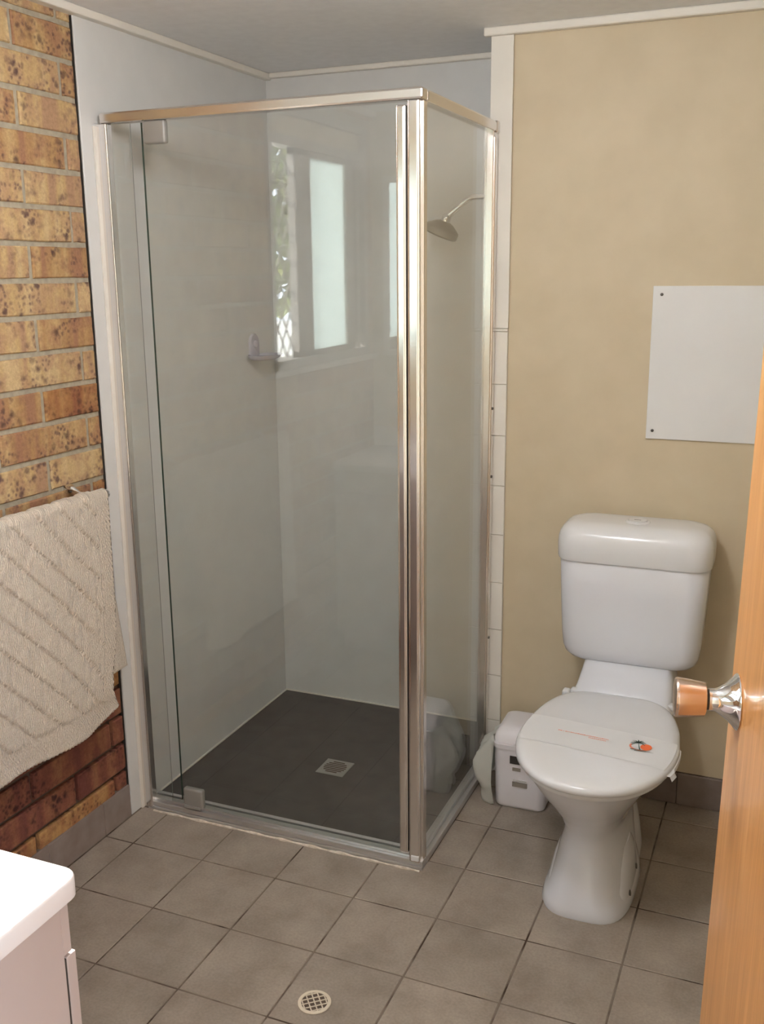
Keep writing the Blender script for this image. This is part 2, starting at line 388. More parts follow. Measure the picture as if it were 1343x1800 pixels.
# hall behind the camera, open to daylight at its right end
struct(B().box((-.11, YF-2.5, 0), (4.0, YF-2.4, CZ)).build('wall_hall_far', M['hallwall']))
struct(B().box((-.21, YF-2.4, 0), (-.11, YF-.1, CZ)).build('wall_hall_left', M['hallwall']))
struct(B().box((XR+.1, YF-.1, 0), (4.0, YF, CZ)).build('wall_hall_right', M['hallwall']))

# nib: tall white facing piece with white tiles
nib = struct(B().box((.862, D-.006, 0), (.921, D-.001, CZ-.02)).build('trim_3', M['grout_w']), 'narrow strip of white tiles beside the shower')
zt = .022
while zt < 1.37:
    B().box((.8625, D-.010, zt+.0008), (.9205, D-.005, min(zt+.149, 1.376)-.0008), bev=.0008, seg=1).build('tile', M['whitetile'], nib)
    zt += .1495
B().box((.860, D-.0105, 1.3765), (.9225, D-.005, CZ-.021), bev=.001, seg=1).build('tile', M['whitetile'], nib)
B().box((.8625, D-.010, .0), (.9205, D-.005, .0205), bev=.0008, seg=1).build('tile', M['whitetile'], nib)

# ceiling beads
def bead(name, a, b, lab):
    struct(B().box(a, b, bev=.004, seg=2).build(name, M['trimw']), lab)
bead('trim_4', (-.014, YF, CZ-.020), (.022, AB, CZ), 'white ceiling bead above the brick wall')
bead('trim_5', (.022, AB-.02, CZ-.016), (.858, AB, CZ), 'white ceiling bead at the back of the shower')
bead('trim_6', (.842, D-.024, CZ-.022), (XR, D, CZ), 'white ceiling bead above the cream wall')

# skirting tiles
bl = struct(B().box((-.014, YF, 0), (-.0045, -.056, .1)).build('baseboard_left', M['grout']), 'row of brown skirting tiles under the bricks')
y = -.056; first = True
for yj in [-.056, -.1749+.0] + [-.1749 - T*k for k in range(1, 9)]:
    pass
ys = [-.056] + [-.1749 - T*k for k in range(0, 8)]
for a, b in zip(ys[:-1], ys[1:]):
    if b < YF: b = YF+.001
    B().box((-.006, b+.001, .001), (.002, a-.001, .099), bev=.001, seg=1).build('tile', M['skirt'], bl)
bb_ = struct(B().box((.925, D-.004, 0), (XR, D, .1)).build('baseboard_back', M['grout']), 'row of brown skirting tiles under the cream wall')
xs_ = [.9235, X0+4*T] + [X0 + T*k + .026 for k in range(5, 9)]
for a, b in zip(xs_[:-1], xs_[1:]):
    B().box((a+.001, D-.011, .001), (min(b, XR)-.001, D-.003, .098), bev=.001, seg=1).build('tile', M['skirt'], bb_)

# ---------------------------------------------------------------- window over the vanity
win = struct(empty('window_1', (-.05, -1.30, WZ0)), 'aluminium sliding window with a frosted pane and diamond security lattice')
def wb(a, b, name, mt, bev=.001):
    o = B().box((a[0]+.05, a[1]+1.30, a[2]-WZ0), (b[0]+.05, b[1]+1.30, b[2]-WZ0), bev=bev, seg=1).build(name, mt, win); return o
fr = B()
def fb(a, b): fr.box((a[0]+.05, a[1]+1.30, a[2]-WZ0), (b[0]+.05, b[1]+1.30, b[2]-WZ0), bev=.001, seg=1)
fb((-.10, WY0, WZ0), (-.004, WY0+.035, WZ1)); fb((-.10, WY1-.035, WZ0), (-.004, WY1, WZ1))
fb((-.10, WY0, WZ0), (-.004, WY1, WZ0+.03)); fb((-.10, WY0, WZ1-.03), (-.004, WY1, WZ1))
fb((-.07, WY0, 1.965), (-.01, WY1, 2.0))
fr.build('window_frame', M['winframe'], win)
sf = B()
def sb(a, b): sf.box((a[0]+.05, a[1]+1.30, a[2]-WZ0), (b[0]+.05, b[1]+1.30, b[2]-WZ0), bev=.001, seg=1)
sb((-.045, -1.225, 1.23), (-.015, -1.10, 1.965)); sb((-.045, -1.60, 1.23), (-.015, -1.535, 1.965)); sb((-.045, -1.66, 1.23), (-.015, -1.63, 1.965))
sb((-.045, -1.60, 1.23), (-.015, -1.10, 1.25)); sb((-.045, -1.60, 1.945), (-.015, -1.10, 1.965))
sf.build('sash', M['winframe'], win)
wb((-.032, -1.535, 1.25), (-.028, -1.225, 1.945), 'frosted_pane', M['frost'])
wb((-.032, -1.685, 2.0), (-.028, WY1-.035, WZ1-.03), 'upper_panel', M['cream'])
wb((-.034, -1.685, 1.25), (-.030, -1.60, 1.945), 'side_panel', M['winframe'])
lt = B()
yy0, yy1, zz0, zz1 = -1.30, -.915, 1.23, 1.965
px, pz = .062, .105
import itertools
def lat(sign):
    # diagonal wires clipped to the opening
    for k in range(-20, 30):
        y = yy0 + k*px; pts = []
        for t_ in range(0, 400):
            z = zz0 + t_*.002*1.0
            yy = y + sign*(z-zz0)*px/pz
            if z <= zz1 and yy0 <= yy <= yy1: pts.append((-.075+.05, yy+1.30, z-WZ0))
        if len(pts) > 4: lt.tube([pts[0], pts[-1]], .0034, 6)
lat(1); lat(-1)
lt.build('security_lattice', M['lattice'], win)
struct(B().box((-.012, YF, WZ0-.022), (.018, WY1+.03, WZ0-.004), bev=.002).build('trim_7', M['trimw']), 'white sill ledge below the window')

# outside the window
struct(B().box((-16, -30, -.5), (-.35, 10, -.15)).build('ground', M['concrete']), 'sunlit concrete yard outside the window')
hd = B(); HX = 0; rnd = random.Random(3)
for k in range(9000):
    x = rnd.gauss(-5.2, .4); y = rnd.uniform(-17, -4); z = 1.25 + 3.9*rnd.random()**1.0 + .3*math.sin(y*2.1) + .35*math.sin(y*1.7)
    s_ = rnd.uniform(.07, .17); a_ = rnd.uniform(0, 6.28); t_ = rnd.uniform(-1, 1)
    u = Vector((math.cos(a_), math.sin(a_), t_*.6))*s_; w_ = Vector((-math.sin(a_)*t_, math.cos(a_)*.4, 1)).normalized()*s_*.7; c = Vector((x, y, z))
    hd.add([c-u, c-w_, c+u, c+w_], [(0,1,2,3)])
tr_ = empty('garden_tree', (-5.2, 1.5, -.15)); tag(tr_, 'row of dark green garden trees outside the window', 'tree')
o = hd.build('foliage', M['leaf'], tr_); o.location = (5.2, -1.5, .15); o['kind'] = 'stuff'
for ty in (-16, -13, -10, -7):
    B().tube([(0, ty-1.5, 0), (.05, ty-1.45, .8), (-.03, ty-1.5, 2.2)], [.09, .07, .05], 8).build('trunk', M['bark'], tr_, True)

# ---------------------------------------------------------------- shower tray
tray = empty('shower_tray', (W/2, .45, 0)); tag(tray, 'dark charcoal shower tray floor inside the glass screen', 'shower tray')
B().box((.001-W/2, .02-.45, -.001), (W-.015-W/2, AB-.001-.45, .006), bev=.001, seg=1).build('tray_base', M['tray'], tray)
tb = B(); tb.box((.001-W/2, .035-.45, .006), (.006-W/2, AB-.003-.45, .010)); tb.box((.001-W/2, AB-.006-.45, .006), (.857-W/2, AB-.001-.45, .010))
tb.build('sealant_line', M['trimw'], tray)
# square waste grate
gx, gy = .436-W/2, .413-.45
dr = B(); dr.box((gx-.047, gy-.047, .0055), (gx+.047, gy+.047, .0085), 0, .001, 1)
o = dr.build('waste_grate', M['drain_s'], tray)
sl = B()
for k in range(-3, 4):
    hw_ = math.sqrt(max(.0, .037**2 - (k*.0105)**2))
    sl.box((gx-hw_, gy+k*.0105-.003, .0086), (gx+hw_, gy+k*.0105+.003, .0089))
sl.build('slots', M['drain_hole'], o)

# ---------------------------------------------------------------- shower screen
sc = empty('shower_screen', (W, 0, 0)); tag(sc, 'square corner shower screen of clear glass in polished aluminium frames', 'shower screen')
def sb_(name, boxes, mt, bev=.0015, smooth=False, parent=None):
    b = B()
    for a, c in boxes: b.box((a[0]-W, a[1], a[2]), (c[0]-W, c[1], c[2]), bev=bev, seg=2)
    return b.build(name, mt, parent or sc)
# sill, front: low outer step and raised inner track
sb_('front_sill', [((.022, -.003, .0), (W, .030, .010)), ((.022, -.0005, .0105), (W, .030, .024)), ((.022, .010, .024), (W-.012, .028, .032)), ((.022, .043, .0), (W-.03, .056, .028))], M['sill'], .0012)
sb_('sill_slot_shade', [((.024, .0285, .006), (W-.034, .0425, .016))], M['rubber_shade'], 0)  # dark strip carrying the shade of the slot behind the front sill
sb_('side_sill', [((W-.034, .036, .0), (W, D-.01, .020)), ((W-.034, .036, .020), (W-.014, D-.01, .034))], M['sill'])
# headers
sb_('front_header', [((.018, -.004, 1.905), (W+.002, .030, 1.931))], M['alum_h'], .005)
sb_('side_header', [((W-.030, .031, 1.903), (W+.002, D-.012, 1.930))], M['alum_h'], .005)
sb_('header_end_cap', [((W-.034, D-.034, 1.900), (W+.004, D-.0105, 1.932))], M['alum_h'], .004)
# wall jamb: stepped profile
sb_('wall_jamb', [((.001, .000, .0), (.022, .014, 1.905)), ((.014, -.002, .004), (.038, .020, 1.905)), ((.0225, -.0045, .006), (.0355, 0, 1.904))], M['alu'])
sb_('white_jamb_cover', [((.0006, -.010, .0), (.007, .012, 1.900))], M['trimw'], .001)
# corner post
sb_('corner_post', [((W-.036, -.003, .020), (W-.006, .028, 1.905)), ((W-.0325, -.0055, .034), (W-.0095, -.002, 1.904))], M['alu'], .003)
sb_('post_foot', [((W-.030, -.0075, .026), (W-.008, -.002, .042))], M['plastic_w'], .002)
sb_('side_post', [((W-.024, .012, .020), (W-.001, .034, 1.905))], M['alum_h'], .002)
# side return wall jamb
sb_('return_jamb', [((W-.028, D-.048, .020), (W-.002, D-.0105, 1.905)), ((W-.006, D-.042, .03), (W+.0015, D-.018, 1.89))], M['alu'], .002)
for zz in (.45, .95, 1.15): B().lathe([(.0042, 0), (.0042, .002), (.001, .003)], (.0015, D-.030, zz), (1, 0, 0), 12).build('rivet', M['screw'], sc, True)
# glass
sb_('side_glass', [((W-.017, .030, .030), (W-.012, D-.046, 1.904))], M['glass'], 0)
sb_('fixed_glass', [((.036, .008, .030), (.1000, .0135, 1.905))], M['glass'], 0)
sb_('glass_edge', [((.1000, .0112, .044), (.1004, .0137, 1.902))], M['seal_edge'], 0)
# pivot door
dg = B(); dg.box((.136-W, .008, .046), (.822-W, .0135, 1.902)); door_g = dg.build('door_glass', M['glass'], sc)
eb = B(); eb.box((.1352-W, .0074, .046), (.1360-W, .0138, 1.902)); eb.build('glass_edge', M['glass_edge'], door_g)
for nm, z0_, z1_ in (('pivot_hinge', 1.850, 1.905), ('pivot_hinge', .028, .088)):
    hb = B(); hb.box((.144-W, .001, z0_), (.208-W, .021, z1_), bev=.006, seg=4); h_ = hb.build(nm, M['hinge'], door_g, True)
    if z0_ < 1:
        B().box((.148-W, -.0025, .028), (.204-W, .003, .036), bev=.001).build('hinge_base', M['hinge'], h_)
sb_('door_stile', [((.8215, -.003, .044), (.8455, .022, 1.896)), ((.8245, -.0055, .046), (.842, -.002, 1.894))], M['alu'], .003)
sb_('door_bottom_rail', [((.10, .007, .034), (.822, .015, .043))], M['seal'], .001)
sb_('door_seal', [((.8458, .004, .034), (.8482, .02, 1.895))], M['rubber_shade'], 0)
# weathered sealant bead in front of the sill
sbd = B(); pts = []; rr = []
N_ = 90
for k in range(N_+1):
    x = .045 + (W-.05)*k/N_
    pts.append((x, -.0085 + .0015*noise.noise(Vector((x*25, 0, 0))), .0005)); rr.append(.0035 + .0035*abs(noise.noise(Vector((x*22, 3, 0)))) + .0012*math.sin(x*70))
sbd.tube(pts, [max(.0015, r) for r in rr], 8)
o = struct(sbd.build('trim_8', M['sealant'], None, True), 'rough cream sealant bead along the shower sill')

# soap dish on the left lining
sd_ = B()
ringpts = []
def dish_prof(s_): return s_
oy, oz = .738, 1.262
# backplate: rounded arch
arch = []
for k in range(17):
    a_ = PI*k/16; arch.append((-.030*math.cos(a_)*1.0, .045+.033*math.sin(a_)))
outl = [(-.030, 0)] + arch + [(.030, 0)]
r0 = [(.0005, u_, v_) for u_, v_ in outl]; r1 = [(.006, u_, v_) for u_, v_ in outl]; r2 = [(.009, u_*.88, .004+v_*.92) for u_, v_ in outl]
soap = empty('soap_dish', (0, .755, oz)); tag(soap, 'small pale lavender soap dish on the left shower wall', 'soap dish')
B().loft([r0, r1, r2]).build('back_plate', M['soap'], soap, True)
def ell(a, b, z, n=28, cx=0, cy=0, e=2.4):
    out_ = []
    for j in range(n):
        t_ = 2*PI*j/n; c_, s_ = math.cos(t_), math.sin(t_)
        out_.append((cx + a*math.copysign(abs(c_)**(2/e), c_), cy + b*math.copysign(abs(s_)**(2/e), s_), z))
    return out_
B().loft([ell(.03, .058, -.006, cx=.042), ell(.042, .070, .000, cx=.044), ell(.046, .075, .010, cx=.046), ell(.043, .072, .010, cx=.046), ell(.036, .062, .003, cx=.044)]).build('dish', M['soap'], soap, True)
B().lathe([(.012, 0), (.012, .006), (.008, .009)], (.009, 0, .045), (1, 0, 0), 20).build('boss', M['soap'], soap, True)

# shower head and arm from the hidden right lining
sh = empty('wall_shower', (.858, .75, 1.748)); tag(sh, 'chrome shower head on a bent arm at the back right of the shower', 'shower head')
arm = [(0, 0, 0), (-.05, 0, .001), (-.092, 0, 0), (-.106, 0, -.004), (-.118, 0, -.011), (-.132, 0, -.022), (-.158, -.0, -.042), (-.172, 0, -.053)]
B().tube(arm, .0095, 16).build('arm', M['chrome'], sh, True)
B().lathe([(.030, 0), (.028, -.004), (.012, -.012)], (0, 0, 0), (1, 0, 0), 28).build('wall_flange', M['chrome'], sh, True)
ax = Vector((-.40, -.0, -.917)).normalized(); hp = Vector((-.172, 0, -.050))
B().lathe([(.009, -.004), (.0135, .002), (.0150, .010), (.0135, .018), (.016, .024)], hp, ax, 24).build('swivel', M['chrome'], sh, True)
B().lathe([(.016, .018), (.030, .024), (.044, .034), (.0515, .040), (.0525, .044), (.0525, .058), (.049, .062), (.001, .063)], hp, ax, 40).build('rose', M['rose'], sh, True)

# ---------------------------------------------------------------- towel rail and bath mat
rail = empty('towel_rail', (0, -.45, .984)); tag(rail, 'thin chrome towel rail fixed to the brick wall', 'towel rail')
B().tube([(.062, .31, 0), (.062, -.33, 0)], .0075, 16).build('bar', M['chrome'], rail, True)
B().lathe([(.0075, 0), (.0115, .001), (.0115, .006), (.008, .010), (.001, .0105)], (.062, .306, 0), (0, 1, 0), 20).build('end_knob', M['chrome'], rail, True)
for yb_ in (.245, -.28):
    B().tube([(-.008, yb_, .020), (.006, yb_, .022), (.014, yb_, .021), (.030, yb_, .012), (.055, yb_, .002)], [.0135, .0125, .0075, .006, .006], 12).build('bracket', M['chrome'], rail, True)

def lerp(a, b, t): return a + (b-a)*t
def interp(tab, t):
    for (t0, v0), (t1, v1) in zip(tab[:-1], tab[1:]):
        if t <= t1: return lerp(v0, v1, (t-t0)/(t1-t0) if t1 > t0 else 0)
    return tab[-1][1]
def mat_relief(u, v):
    """u metres from right edge, v metres down from the rail: knitted diamonds, plain border rows"""
    if u < .052 or v > .525:
        # moss stitch border
        return .0024*math.sin(u*480)*math.sin(v*430)
    if u < .056: return -.0022
    p = (u*.80 + v*.80 - .01) / .068; q = (u - v*.62) / .085
    g1 = abs((p % 1) - .5)*2; g2 = abs((q % 1) - .5)*2
    # ridge on one side of each line so that it reads as a step
    h = .0042*((p % 1)) - (.0034 if g1 > .93 else 0)
    h += .0016*((q % 1)) - (.0012 if g2 > .94 else 0)
    cell = (int(math.floor(p)) + int(math.floor(q))) % 2
    h += (.0009*math.sin(v*900) if cell else .0009*math.sin(u*900))
    return h
def build_mat():
    nu, nv = 210, 235; vs = []; fs = []; uvs = []
    Wd = .66; Rr = .017
    zrail, xr = .984, .062
    for i in range(nu+1):
        s_ = i/nu; u = Wd*s_
        # hem height below the rail top along the width
        hem = interp([(0, .560), (.10, .578), (.22, .592), (.45, .596), (.8, .588), (1, .58)], s_)
        for j in range(nv+1):
            t_ = j/nv
            # t from back hem over the rail to front hem
            back = .50; over = PI*Rr; L = back + over + hem; d_ = t_*L
            shrink = 0
            if d_ < back:
                z = zrail - (back - d_); x = xr - Rr - .001; nrm = Vector((-1, 0, 0)); v = back - d_
                flare = -.072*(v/.5)**1.2 * (1-s_)**3          # lower back corner drifts out to the right
                y = -.152 - u - flare; x -= 0
                x += .0 + .004*math.sin(y*21)*(v/.5)
                x = max(x, .012)
                rel = .0
                if s_ < .2: rel = 0
            elif d_ < back + over:
                a_ = (d_ - back)/Rr; z = zrail + Rr*math.sin(a_); x = xr - Rr*math.cos(a_); nrm = Vector((-math.cos(a_), 0, math.sin(a_))); v = 0; y = -.152 - u; rel = mat_relief(u, 0)
            else:
                v = d_ - back - over; z = zrail - v; x = xr + Rr; nrm = Vector((1, 0, 0))
                pull = interp([(0, 0), (.12, .008), (.27, .020), (.37, .032), (.46, .060), (.51, .067), (.555, .054), (.6, .085)], v) * (1-s_)**4
                y = -.152 - u - pull
                x += .010*math.sin(u*9 + 1.0)*(v/.5)**1.3 + .005*math.sin(u*23 + v*5)*(v/.5) + .012*(v/.5)
                rel = mat_relief(u, v)
                edge = (v - hem + .012)/.012
                if edge > 0: rel += .002*math.sin(edge*PI)
            jag = .0015*noise.noise(Vector((u*40, v*40, 2)))
            p_ = Vector((x, y, z)) + nrm*(rel + jag)
            vs.append(p_); uvs.append((u, d_))
    for i in range(nu):
        for j in range(nv):
            a_ = i*(nv+1)+j; fs.append((a_, a_+nv+1, a_+nv+2, a_+1))
    me = bpy.data.meshes.new('bath_mat'); me.from_pydata([(p_.x, p_.y, p_.z) for p_ in vs], [], fs)
    uvl = me.uv_layers.new(name='UVMap')
    for l in me.loops: uvl.data[l.index].uv = uvs[l.vertex_index]
    me.materials.append(M['mat'])
    for p_ in me.polygons: p_.use_smooth = True
    o = add_obj('bath_mat', me)
    md = o.modifiers.new('thick', 'SOLIDIFY'); md.thickness = .005; md.offset = -1
    return o
tag(build_mat(), 'beige knitted bath mat with diamond pattern hung over the towel rail', 'bath mat')

# ---------------------------------------------------------------- vanity
vc = empty('vanity_cabinet', (.45, -1.55, 0)); tag(vc, 'white vanity cabinet in the bottom left corner of the room', 'cabinet')
def vb(name, a, b, mt, bev=.001, parent=None):
    return B().box((a[0]-.45, a[1]+1.55, a[2]), (b[0]-.45, b[1]+1.55, b[2]), bev=bev, seg=2).build(name, mt, parent or vc)
vb('body', (.012, -1.765, .09), (.874, -1.333, .767), M['vanity'])
vb('side_panel', (.8745, -1.766, .0), (.890, -1.3318, .769), M['vanity'], .0008)
vb('top_rail', (.014, -1.3313, .686), (.8895, -1.3172, .769), M['vanity'], .0008)
vb('door_gap_shade', (.016, -1.3316, .102), (.8886, -1.3278, .680), M['rubber_shade'], 0)  # dark box painting in the shade of the gap behind the doors
vb('plinth', (.014, -1.75, .0), (.872, -1.38, .09), M['vanity'], .001)
for k in range(2):
    xa = .016 + k*.4385
    d_ = vb('door', (xa, -1.3275, .10), (xa+.4355, -1.3108, .682), M['vanity'], .0012)
    xk = xa + (.39 if k == 0 else .045)
    B().lathe([(.006, 0), (.006, .010), (.014, .018), (.014, .024), (.001, .027)], (xk-.45, -1.3108+1.55, .60), (0, 1, 0), 20).build('door_knob', M['chrome'], d_, True)
vt = B()
def rrect(x0, x1, y0, y1, z, r, n=6):
    pts = []
    for cx_, cy_, a0 in ((x1-r, y1-r, 0), (x0+r, y1-r, PI/2), (x0+r, y0+r, PI), (x1-r, y0+r, 1.5*PI)):
        for k in range(n+1):
            a_ = a0 + PI/2*k/n; pts.append((cx_ + r*math.cos(a_), cy_ + r*math.sin(a_), z))
    return pts
e_ = [(.770, .003), (.772, .0), (.796, 0), (.7985, .001), (.7995, .0025), (.800, .005)]
vt.loft([rrect(.002-.45, .908-.45-i_, YF+.002+1.55, -1.306+1.55-i_, z, .024) for z, i_ in e_])
vto = empty('worktop', (.45, -1.55, 0)); tag(vto, 'glossy white vanity top with rounded corner, brightly lit', 'worktop')
vt.build('slab', M['vtop'], vto, True)
B().box((.002-.45, YF+.001+1.55, .8), (.908-.45, YF+.018+1.55, .885), bev=.003).build('splashback', M['vtop'], vto)

# mirror over the vanity (seen only mirrored in the glass)
mi = empty('wall_mirror', (.47, YF, 1.55)); tag(mi, 'white framed mirror on the wall above the vanity', 'mirror')
B().box((-.40, .004, -.34), (.40, .010, .345)).build('mirror_pane', M['mirror'], mi)
mf = B()
for a, b in (((-.42, .001, -.36), (-.395, .018, .365)), ((.395, .001, -.36), (.42, .018, .365)), ((-.395, .001, -.36), (.395, .018, -.335)), ((-.395, .001, .34), (.395, .018, .365))): mf.box(a, b, bev=.002)
mf.build('mirror_frame', M['trimw'], mi)

# ---------------------------------------------------------------- toilet
RZ = math.radians(0.4)
toi = empty('toilet', (1.313, D-.022, 0), RZ); tag(toi, 'white close-coupled toilet with lid closed against the cream wall', 'toilet')
# local: x across, y negative towards the room
def sring(z, hw, yf, yb, e=2.6, n=48, yc=None, eb=None, cx=0):
    yc = (yf+yb)/2 if yc is None else yc; out_ = []
    for j in range(n):
        t_ = 2*PI*j/n; c_, s_ = math.cos(t_), math.sin(t_)
        ee = (eb or e) if s_ > 0 else e; b_ = (yb-yc) if s_ > 0 else (yc-yf)
        out_.append((cx + hw*math.copysign(abs(c_)**(2/ee), c_), yc + b_*math.copysign(abs(s_)**(2/ee), s_), z))
    return out_
# pan: foot, waist, flaring bowl, rim
pan = B()
rr_ = [(0.000, .111, -.640, -.26, 3.4), (.006, .113, -.642, -.255, 3.4), (.025, .108, -.640, -.25, 3.2), (.055, .096, -.634, -.24, 3.0), (.10, .086, -.620, -.22, 2.8),
       (.145, .078, -.604, -.20, 2.6), (.180, .0745, -.598, -.18, 2.5), (.210, .080, -.606, -.16, 2.4), (.25, .098, -.634, -.15, 2.3), (.295, .123, -.678, -.145, 2.2),
       (.34, .147, -.718, -.14, 2.2), (.372, .164, -.742, -.14, 2.2), (.388, .170, -.750, -.14, 2.3), (.394, .168, -.746, -.142, 2.3)]
pan.loft([sring(z, hw, yf, yb, e, yc=(lerp(yf, yb, .5) if z < .2 else lerp(yf, yb, .46)), eb=2.8) for z, hw, yf, yb, e in rr_])
pan.build('pan', M['ceramic'], toi, True, loc=(-.009, 0, 0), angle=60)
# trapway behind the pedestal, visible past the right side of the waist
tw = B()
tw.loft([sring(0.0, .096, -.52, -.16, 3), sring(.02, .096, -.525, -.15, 3), sring(.06, .082, -.50, -.12, 3), sring(.12, .062, -.46, -.08, 2.6), sring(.20, .052, -.44, -.03, 2.6), sring(.30, .070, -.44, -.01, 2.6), sring(.385, .10, -.44, -.01, 3)])
tw.build('trapway', M['ceramic'], toi, True, loc=(-.006, 0, 0), angle=60)
# foot flanges with bolt holes
for sx in (-1, 1):
    fl = B(); fl.loft([sring(0, .026, -.590, -.35, 2.6, cx=sx*.080), sring(.012, .026, -.590, -.35, 2.6, cx=sx*.080), sring(.05, .022, -.572, -.355, 2.4, cx=sx*.080), sring(.09, .018, -.535, -.36, 2.2, cx=sx*.077), sring(.125, .010, -.49, -.38, 2, cx=sx*.072)])
    f_ = fl.build('foot_flange', M['ceramic'], toi, True, loc=(-.007, 0, 0), angle=60)
    for yb_, zb_ in ((-.525, .030), (-.425, .045)):
        B().lathe([(.0075, 0), (.0075, .003), (.004, .004)], (sx*.1015, yb_, zb_), (sx*.95, 0, .25), 14).build('bolt', M['screw'], f_, True)
# deck between bowl and cistern
dk = B(); dk.loft([sring(.36, .12, -.36, -.02, 5), sring(.392, .138, -.37, -.015, 5), sring(.402, .136, -.365, -.015, 5), sring(.425, .128, -.245, -.015, 6), sring(.452, .124, -.185, -.015, 6), sring(.482, .118, -.165, -.015, 6)])
dk.build('deck', M['ceramic'], toi, True, loc=(.010, 0, 0), angle=60)
# cistern body
cb = B()
def rr2(z, hw, yf, yb, r):
    return rrect(-hw, hw, yf, yb, z, r, 8)
prof = [(.468, .150, -.140, .040), (.470, .162, -.150, .045), (.477, .175, -.160, .048), (.490, .186, -.170, .05), (.510, .1925, -.176, .05), (.55, .1965, -.180, .05), (.65, .2015, -.184, .05), (.768, .206, -.187, .05), (.772, .204, -.185, .05)]
cb.loft([rr2(z + .009*(.772-z)/.3, hw*.955, yf, -.002, r) for z, hw, yf, r in prof]); cb.build('cistern', M['ceramic'], toi, True, loc=(.011, 0, 0), angle=50)
cl = B()
prof = [(.772, .205, -.188, .05), (.7725, .2095, -.1925, .052), (.778, .2115, -.1945, .053), (.815, .2125, -.1955, .054), (.832, .2115, -.1945, .054), (.846, .208, -.190, .054), (.857, .201, -.182, .053), (.865, .190, -.170, .051), (.870, .175, -.155, .048), (.8725, .155, -.140, .042)]
cl.loft([rr2(z, hw*.96, yf, .0 - (.212-hw)*.6, r) for z, hw, yf, r in prof]); cl.build('cistern_lid', M['plastic_w'], toi, True, loc=(.011, 0, 0), angle=50)
bt = B().lathe([(.033, 0), (.032, .003), (.026, .004), (.0255, .002), (.0245, .002), (.024, .006), (.001, .0068)], (0, -.095, .8720), (0, 0, 1), 36).build('flush_button', M['plastic_w'], toi, True, loc=(.011, 0, 0))
B().box((-.009, -.1005, .8785), (.009, -.0985, .8791)).build('button_mark', M['label_d'], bt)
# seat ring and lid
def seat_ring(z, g):
    """egg outline; g shrinks it"""
    out_ = []; n = 72
    for j in range(n):
        t_ = 2*PI*j/n; c_, s_ = math.cos(t_), math.sin(t_)
        yc = -.515
        if s_ < 0:
            x = (.192-g)*math.copysign(abs(c_)**(2/2.15), c_); y = yc - (.266-g)*abs(s_)**(2/2.15)
        else:
            x = (.192-g)*math.copysign(abs(c_)**(2/4.6), c_); y = yc + (.272-g)*abs(s_)**(2/4.6)
            x *= 1 - .24*(max(0, (y-yc)/.27))**1.5
        out_.append((x, y, z))
    return out_
B().loft([seat_ring(z, g) for z, g in ((.395, .016), (.396, .012), (.404, .010), (.408, .012))]).build('seat', M['seatlid'], toi, True, angle=60)
B().loft([seat_ring(z, g) for z, g in ((.409, .010), (.4095, .004), (.413, .0), (.421, .0), (.427, .003), (.4305, .009), (.4325, .020), (.4335, .045), (.4345, .10))]).build('seat_lid', M['seatlid'], toi, True, angle=60)
hb = B(); hb.box((-.128, -.238, .400), (.128, -.215, .424), bev=.007, seg=4); hb.box((-.148, -.250, .404), (-.128, -.222, .420), bev=.005, seg=3); hb.box((.128, -.250, .404), (.148, -.222, .420), bev=.005, seg=3)
hg = hb.build('hinge_bar', M['seatlid'], toi, True)

# paper band laid round the lid with print
pb = empty('paper_band', (1.313, D-.022, 0), RZ); tag(pb, 'white paper hygiene band with red print and palm emblem over the toilet lid', 'paper band')
def lid_hw(y):
    yc = -.515
    if y < yc: q = min(1, (yc-y)/.266); return .192*(1-q**2.15)**(1/2.15)
    q = min(1, (y-yc)/.27); return .192*(1-q**4.6)**(1/4.6)*(1-.24*q**1.5)
pm = B(); NX = 44; rows = []
LID = [(0, .417), (.003, .427), (.009, .4305), (.020, .4325), (.045, .4335), (.10, .4345), (.3, .4345)]
for k_ in range(11):
    row = []
    for i in range(NX+1):
        s_ = -1 + 2*i/NX; hw = .190; x = s_*hw
        yy = -.612 + .142*k_/10 - .12*x
        for _ in range(2):
            hw = lid_hw(yy) + .0008; x = s_*hw; yy = -.612 + .142*k_/10 - .12*x
        row.append((x, yy, interp(LID, hw-abs(x)) + .0007))
    fo = .010 if k_ < 3 else .0
    xl, yl, _z = row[0]; xr_, yr_, _z = row[-1]
    row = [(xl-.001, yl, .412)] + row + [(xr_+.0015+fo*.5, yr_, .417), (xr_+.002+fo, yr_-.004, .408)]
    rows.append(row)
pm.loft(rows, closed=False, cap0=False, cap1=False); pm.build('band', M['paper'], pb, True)
# red line of tiny print: short dashes, unreadable in the photograph
rp = B(); rng = random.Random(5); zt_ = .4358
def dash(cx_, cy_, w_, h_): cy_ += -.09*(cx_+.03); rp.add([(cx_-w_/2, cy_-h_/2, zt_), (cx_+w_/2, cy_-h_/2, zt_), (cx_+w_/2, cy_+h_/2, zt_), (cx_-w_/2, cy_+h_/2, zt_)], [(0,1,2,3)])
x = -.097
while x < .026:
    w_ = rng.uniform(.002, .005); dash(x+w_/2, -.529, w_, rng.uniform(.0022, .0038)); x += w_ + (.0008 if rng.random() < .8 else .003)
x = -.020
while x < .022:
    w_ = rng.uniform(.002, .005); dash(x+w_/2, -.538, w_, .003); x += w_ + .001
rp.build('red_print', M['red_ink'], pb)
